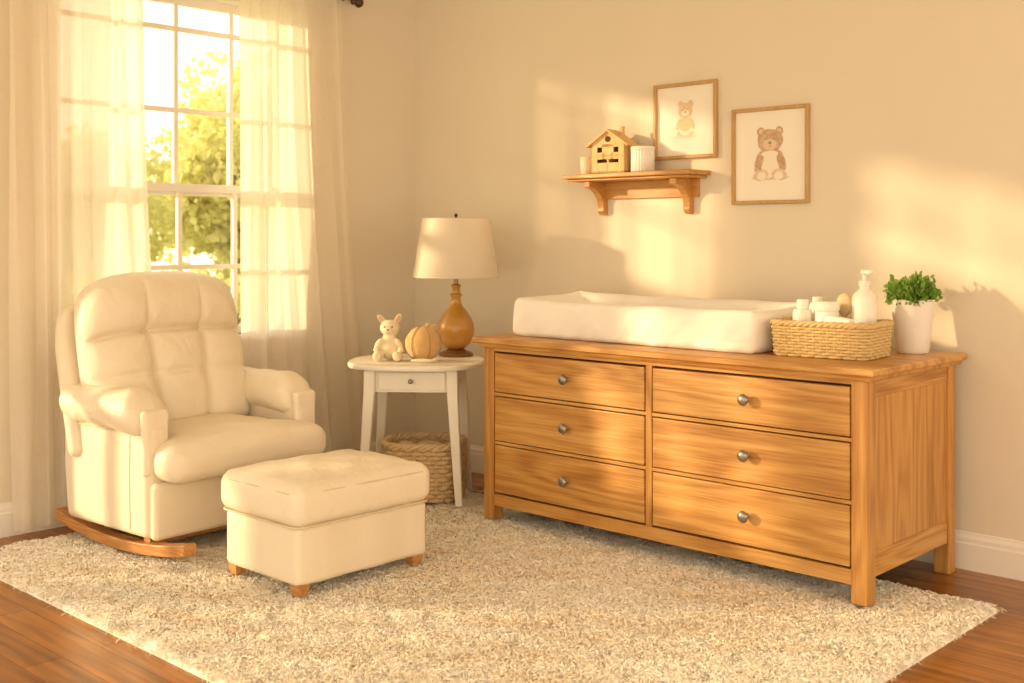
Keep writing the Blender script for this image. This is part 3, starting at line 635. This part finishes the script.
# ------------------------------------------------------------------ ottoman
OX0,OX1,OY0,OY1=1.150,1.675,-2.075,-1.395
oc=((OX0+OX1)/2,(OY0+OY1)/2); ot=empty('ottoman',(oc[0],oc[1],.001))
hx,hy=(OX1-OX0)/2,(OY1-OY0)/2
def obase(P):
    Q=P.copy(); Q[:,0]+=.004*np.sin(P[:,1]*25)*np.sign(P[:,0]); return Q
rbox('ottoman_base',(0,0,.183),(hx-.022,hy-.022,.112),.025,M_cream2,ot,n=(14,14,6),warp=obase)
def puff(hx,hy,a,b=0.0,tee=0):
    def f(P):
        Q=P.copy(); x=np.clip(np.abs(P[:,0])/hx,0,1); y=np.clip(np.abs(P[:,1])/hy,0,1)
        t=np.clip(P[:,2]/.04,0,1); Q[:,2]+=a*(1-x**2.5)*(1-y**2.5)*t
        Q[:,2]+=.0035*np.sin(P[:,0]*31+P[:,1]*12)*np.sin(P[:,1]*22-P[:,0]*9)*t
        k=1+b*np.cos(np.clip(P[:,2]/.09,-1,1)*math.pi/2); Q[:,0]*=k; Q[:,1]*=k
        if tee:
            s=np.clip((P[:,0]-.13)/.09,0,1); s=s*s*(3-2*s); Q[:,1]*=1+tee*s
        return Q
    return f
rbox('ottoman_cushion',(0,0,.362),(hx-.004,hy-.004,.078),.05,M_cream,ot,n=(24,28,4),warp=puff(hx,hy,.026,.014),seg=7)
for z,k in ((.291,.010),(.412,.010)):
    q=rrect(hx-k,hy-k,.045,120); tubes('piping_%d'%int(z*1000),[dict(P=np.concatenate([q,np.full((120,1),z)],1),r=.0045,closed=True,sides=8)],M_seam,ot)
for i,(sx,sy) in enumerate(((-1,-1),(1,-1),(-1,1),(1,1))):
    V=[]
    for hw,z in ((.028,.080),(.020,FZ)): V+=[(sx*(hx-.06)-hw,sy*(hy-.06)-hw,z),(sx*(hx-.06)+hw,sy*(hy-.06)-hw,z),(sx*(hx-.06)+hw,sy*(hy-.06)+hw,z),(sx*(hx-.06)-hw,sy*(hy-.06)+hw,z)]
    mk('foot_%d'%(i+1),V,[(0,1,2,3),(4,5,6,7)]+[(k,(k+1)%4,4+(k+1)%4,4+k) for k in range(4)],W_rock,ot,smooth=False)
# ------------------------------------------------------------------ rocking armchair
ch=empty('rocking_armchair',(.445,-1.765,0),math.radians(3.5))
for i,y in enumerate((-.385,.385)):
    xs=np.linspace(-.44,.56,28); V=[];F=[]
    for x in xs:
        zc=FZ+.001+.20*(x-.05)**2; h=.048
        V+=[(x,y-.03,zc),(x,y+.03,zc),(x,y+.03,zc+h),(x,y-.03,zc+h)]
    for j in range(len(xs)-1):
        for k in range(4): F.append((4*j+k,4*j+(k+1)%4,4*j+4+(k+1)%4,4*j+4+k))
    F+=[(0,1,2,3),tuple(4*(len(xs)-1)+k for k in range(4))]
    o=mk('rocker_%d'%(i+1),V,F,W_rock,ch,smooth=False); md=o.modifiers.new('b','BEVEL'); md.width=.006; md.segments=3; md.limit_method='ANGLE'; md.angle_limit=.7
boxes('rocker_stretchers',[(-.25,-.20,-.38,.38,.075,.13),(.22,.27,-.38,.38,.075,.13)],W_rock,ch)
AX0,AX1=-.31,.30   # arm extents
acx=(AX0+AX1)/2; ahx=(AX1-AX0)/2
rbox('base_body',(.01,0,.242),(.35,.345,.123),.03,M_cream2,ch,n=(14,14,6))
for i,s in enumerate((-1,1)):
    def sw(P,s=s):
        Q=P.copy(); Q[:,1]+=s*.010*np.cos(P[:,0]/.36*1.4)*np.cos(P[:,2]/.27*1.3)
        Q[:,0]+= .03*np.clip(-P[:,2]/.27,0,1)*(P[:,0]<0); return Q
    rbox('side_panel_%d'%(i+1),(.01,s*.385,.357),(.335,.052,.238),.035,M_cream2,ch,n=(16,4,16),warp=sw)
    def aw(P,s=s):
        Q=P.copy(); x=P[:,0]/ahx
        f=1+.05*np.exp(-((x-.6)/.45)**2)-.06*np.clip(-x,0,1)**2
        Q[:,1]*=f; Q[:,2]*=f
        Q[:,2]-=.040*np.clip((x-.5)/.5,0,1)**2
        Q[:,2]+=.0025*np.sin(P[:,0]*38+P[:,1]*20)
        Q[:,1]+=.0025*np.sin(P[:,0]*33+P[:,2]*30)
        return Q
    rbox('arm_pillow_%d'%(i+1),(acx,s*.395,.632),(ahx+.005,.102,.086),.084,M_cream,ch,n=(24,5,3),warp=aw,seg=8)
    def fw_(P,s=s):
        Q=P.copy(); t=np.clip(P[:,2]/.22,-1,1); Q[:,1]*=1.0+.30*np.clip(t,0,1)**2; return Q
    rbox('arm_front_%d'%(i+1),(AX1+.020,s*.392,.51),(.022,.058,.135),.020,M_cream,ch,n=(2,6,10),warp=fw_)
    tubes('side_seam_%d'%(i+1),[dict(P=[(x,s*(.437+.010*math.cos((x-.01)/.36*1.4)*.95),.545) for x in np.linspace(-.29,.31,14)],r=.004,sides=6),
        dict(P=[(.22,s*(.437+.010*math.cos((.21)/.36*1.4)*math.cos((z-.357)/.27*1.3)),z) for z in np.linspace(.15,.54,12)],r=.003,sides=6,up=(1,0,0))],M_seam,ch)
rbox('front_panel',(.352,0,.234),(.025,.425,.118),.022,M_cream2,ch,n=(2,16,8))
rbox('seat_cushion',(.130,0,.428),(.350,.305,.080),.06,M_cream,ch,n=(30,26,4),warp=puff(.350,.305,.038,.015,tee=.36),seg=7)
# back
TILT=-.24
BW,BH=.40,.375
def cell(y,z):
    hz=.090
    g=np.exp(-((z-hz)/.014)**2); wdp=np.exp(-np.abs(z-hz)/.045)
    hz2=-.105
    g2=.4*np.exp(-((z-hz2)/.014)**2); wd2=.4*np.exp(-np.abs(z-hz2)/.04)
    gv=np.zeros_like(y); wv=np.zeros_like(y)
    for s in (-1,1):
        yc=s*(.135+.03*np.clip(z-.05,-.2,.3))
        fade=np.where(z<hz,1.0,np.clip(1-(z-hz)/.24,0,1)*.75)
        gv=np.maximum(gv,np.exp(-((y-yc)/.014)**2)*fade); wv=np.maximum(wv,np.exp(-np.abs(y-yc)/.045)*fade)
    crease=np.maximum(np.maximum(g,g2),gv); soft=np.maximum(np.maximum(wdp,wd2),wv)
    but=np.zeros_like(y)
    for s in (-1,1):
        for zz,st in ((hz,1.),(hz2,.6)):
            yc=s*(.135+.03*np.clip(zz-.05,-.2,.3)); but=np.maximum(but,st*np.exp(-((y-yc)**2+(z-zz)**2)/.030**2))
    return .018*crease+.042*soft+.024*but
def outline(P):
    Q=P.copy(); y=P[:,1]/BW; z=P[:,2]
    Q[:,1]*=1-.08*np.clip((z-.15)/.22,0,1)**2+.01*np.cos(z*5)
    Q[:,2]-=.065*np.abs(y)**3.0*np.clip((z+.1)/.47,0,1)
    return Q
def backw(P):
    Q=outline(P); y=P[:,1]; z=P[:,2]; front=np.clip(P[:,0]/.07,0,1)
    ed=np.clip(1-(np.abs(y)/BW)**4,0,1)*np.clip(1-(np.abs(z)/.38)**6,0,1)
    Q[:,0]+=front*(.076*ed-cell(y,z)*np.clip(ed*2.5,0,1)+.015*ed*np.exp(-((z-.22)/.1)**2))
    Q[:,0]+=front*.0025*np.sin(y*37+z*18)*np.sin(z*23-y*11)
    return Q
bc=(-.165,-.035,.825)
rbox('back_pad',bc,(.085,BW,BH),.07,M_cream,ch,n=(3,130,130),warp=backw,rot=(0,TILT,0),seg=8)
rbox('back_shell',(-.275,-.050,.745),(.042,BW+.025,.36),.038,M_cream2,ch,n=(3,20,20),warp=outline,rot=(0,TILT,0))
R=np.array(Euler((0,TILT,0)).to_matrix())
for i,s in enumerate((-1,1)):
    p=np.array([.084,s*.136,.090]); p=R@p+np.array(bc)
    o=blob('tuft_button_%d'%(i+1),[((0,0,0),(.010,.012,.012))],M_seam,ch,voxel=.003,loc=tuple(p),smooth=1)
# ------------------------------------------------------------------ outdoors
M_grass=mat('lawn','#b3ba74',.95,.3,3)
box('lawn_ground',-26,WX-.6,-14,18,-.6,-.5,M_grass,bev=0)
M_fol=mat('tree_foliage','#dad892',.7,.25,1.5,trans=.5)  # leaf colour paled so sun glare and haze are painted in
def tree(name,loc,h,R,n,trunk=.12,seed=0):
    e=empty(name,loc); r=np.random.default_rng(seed)
    tubes('trunk',[dict(P=[(0,0,0),(.05,0,h*.25),(0,.05,h*.6)],r=[trunk,trunk*.8,trunk*.4],sides=10,up=(.3,.9,.1))],mat('bark','#6b5238',.9,.2,12,bump=.02,bscale=12),e)
    k=26
    c=r.normal(size=(k,3)); c/=np.linalg.norm(c,axis=1)[:,None]; c*=(r.random(k)**.5)[:,None]; c=c*np.array([R,R,h*.36])+np.array([0,0,h*.62])
    def fn(n):
        i=rng.integers(0,k,n); d=rng.normal(size=(n,3)); d/=np.linalg.norm(d,axis=1)[:,None]
        rad=(R*.36)*(.6+.4*rng.random(n))
        return c[i]+d*rad[:,None],d
    leafcloud('foliage',n,.12,M_fol,e,fn)
tree('garden_tree',(-6.9,3.35,-.5),4.1,1.05,9000,seed=1)
tree('garden_tree.001',(-9.6,2.6,-.5),3.3,1.2,8000,seed=2)
tree('garden_tree.002',(-10.5,5.9,-.5),4.6,1.8,9000,seed=3)
tree('garden_tree.003',(-8.6,.3,-.5),3.0,1.0,6000,seed=4)
tree('garden_tree.004',(-12,-1.6,-.5),3.2,1.5,6000,seed=6)
def hedgefn(n):
    c=np.stack([rng.uniform(-.3,.3,n),rng.uniform(-3,6,n),rng.uniform(0,1.5,n)],1); d=rng.normal(size=(n,3)); d/=np.linalg.norm(d,axis=1)[:,None]; return c,d
he=empty('garden_hedge',(-5.0,1.0,-.5)); leafcloud('foliage',10000,.10,M_fol,he,hedgefn)
# ------------------------------------------------------------------ light
sd=bpy.data.lights.new('sun','SUN'); sd.energy=4.8; sd.angle=math.radians(2.7); sd.color=(1,.72,.40)
so=bpy.data.objects.new('sun',sd); COL.objects.link(so); so.rotation_euler=Vector((1.1,1,-.32)).to_track_quat('-Z','Y').to_euler(); so.location=(-4,-4,4)
wd_=bpy.data.worlds.new('sky'); S.world=wd_; wd_.use_nodes=True; t=wd_.node_tree; bg=t.nodes['Background']
tc=nd(t,'ShaderNodeTexCoord'); sp=nd(t,'ShaderNodeSeparateXYZ'); t.links.new(tc.outputs['Generated'],sp.inputs[0])
r=nd(t,'ShaderNodeValToRGB'); t.links.new(sp.outputs['Z'],r.inputs[0]); e=r.color_ramp.elements
e[0].position=0; e[0].color=(1,.79,.52,1); e[1].position=.6; e[1].color=(.98,.865,.70,1); t.links.new(r.outputs[0],bg.inputs['Color'])
bg.inputs['Strength'].default_value=2.1
# ------------------------------------------------------------------ camera
cd=bpy.data.cameras.new('camera'); co=bpy.data.objects.new('camera',cd); COL.objects.link(co)
co.location=(CAM[0],CAM[1],1.35); co.rotation_euler=(math.pi/2,0,YAW); cd.sensor_width=36; cd.lens=1150/1024*36; cd.shift_y=-(341.5-238)/1024
cd.clip_start=.05
cd.dof.use_dof=True; cd.dof.focus_distance=4.8; cd.dof.aperture_fstop=2.8
S.camera=co
S.view_settings.view_transform='Standard'; S.view_settings.look='None'; S.view_settings.exposure=.14
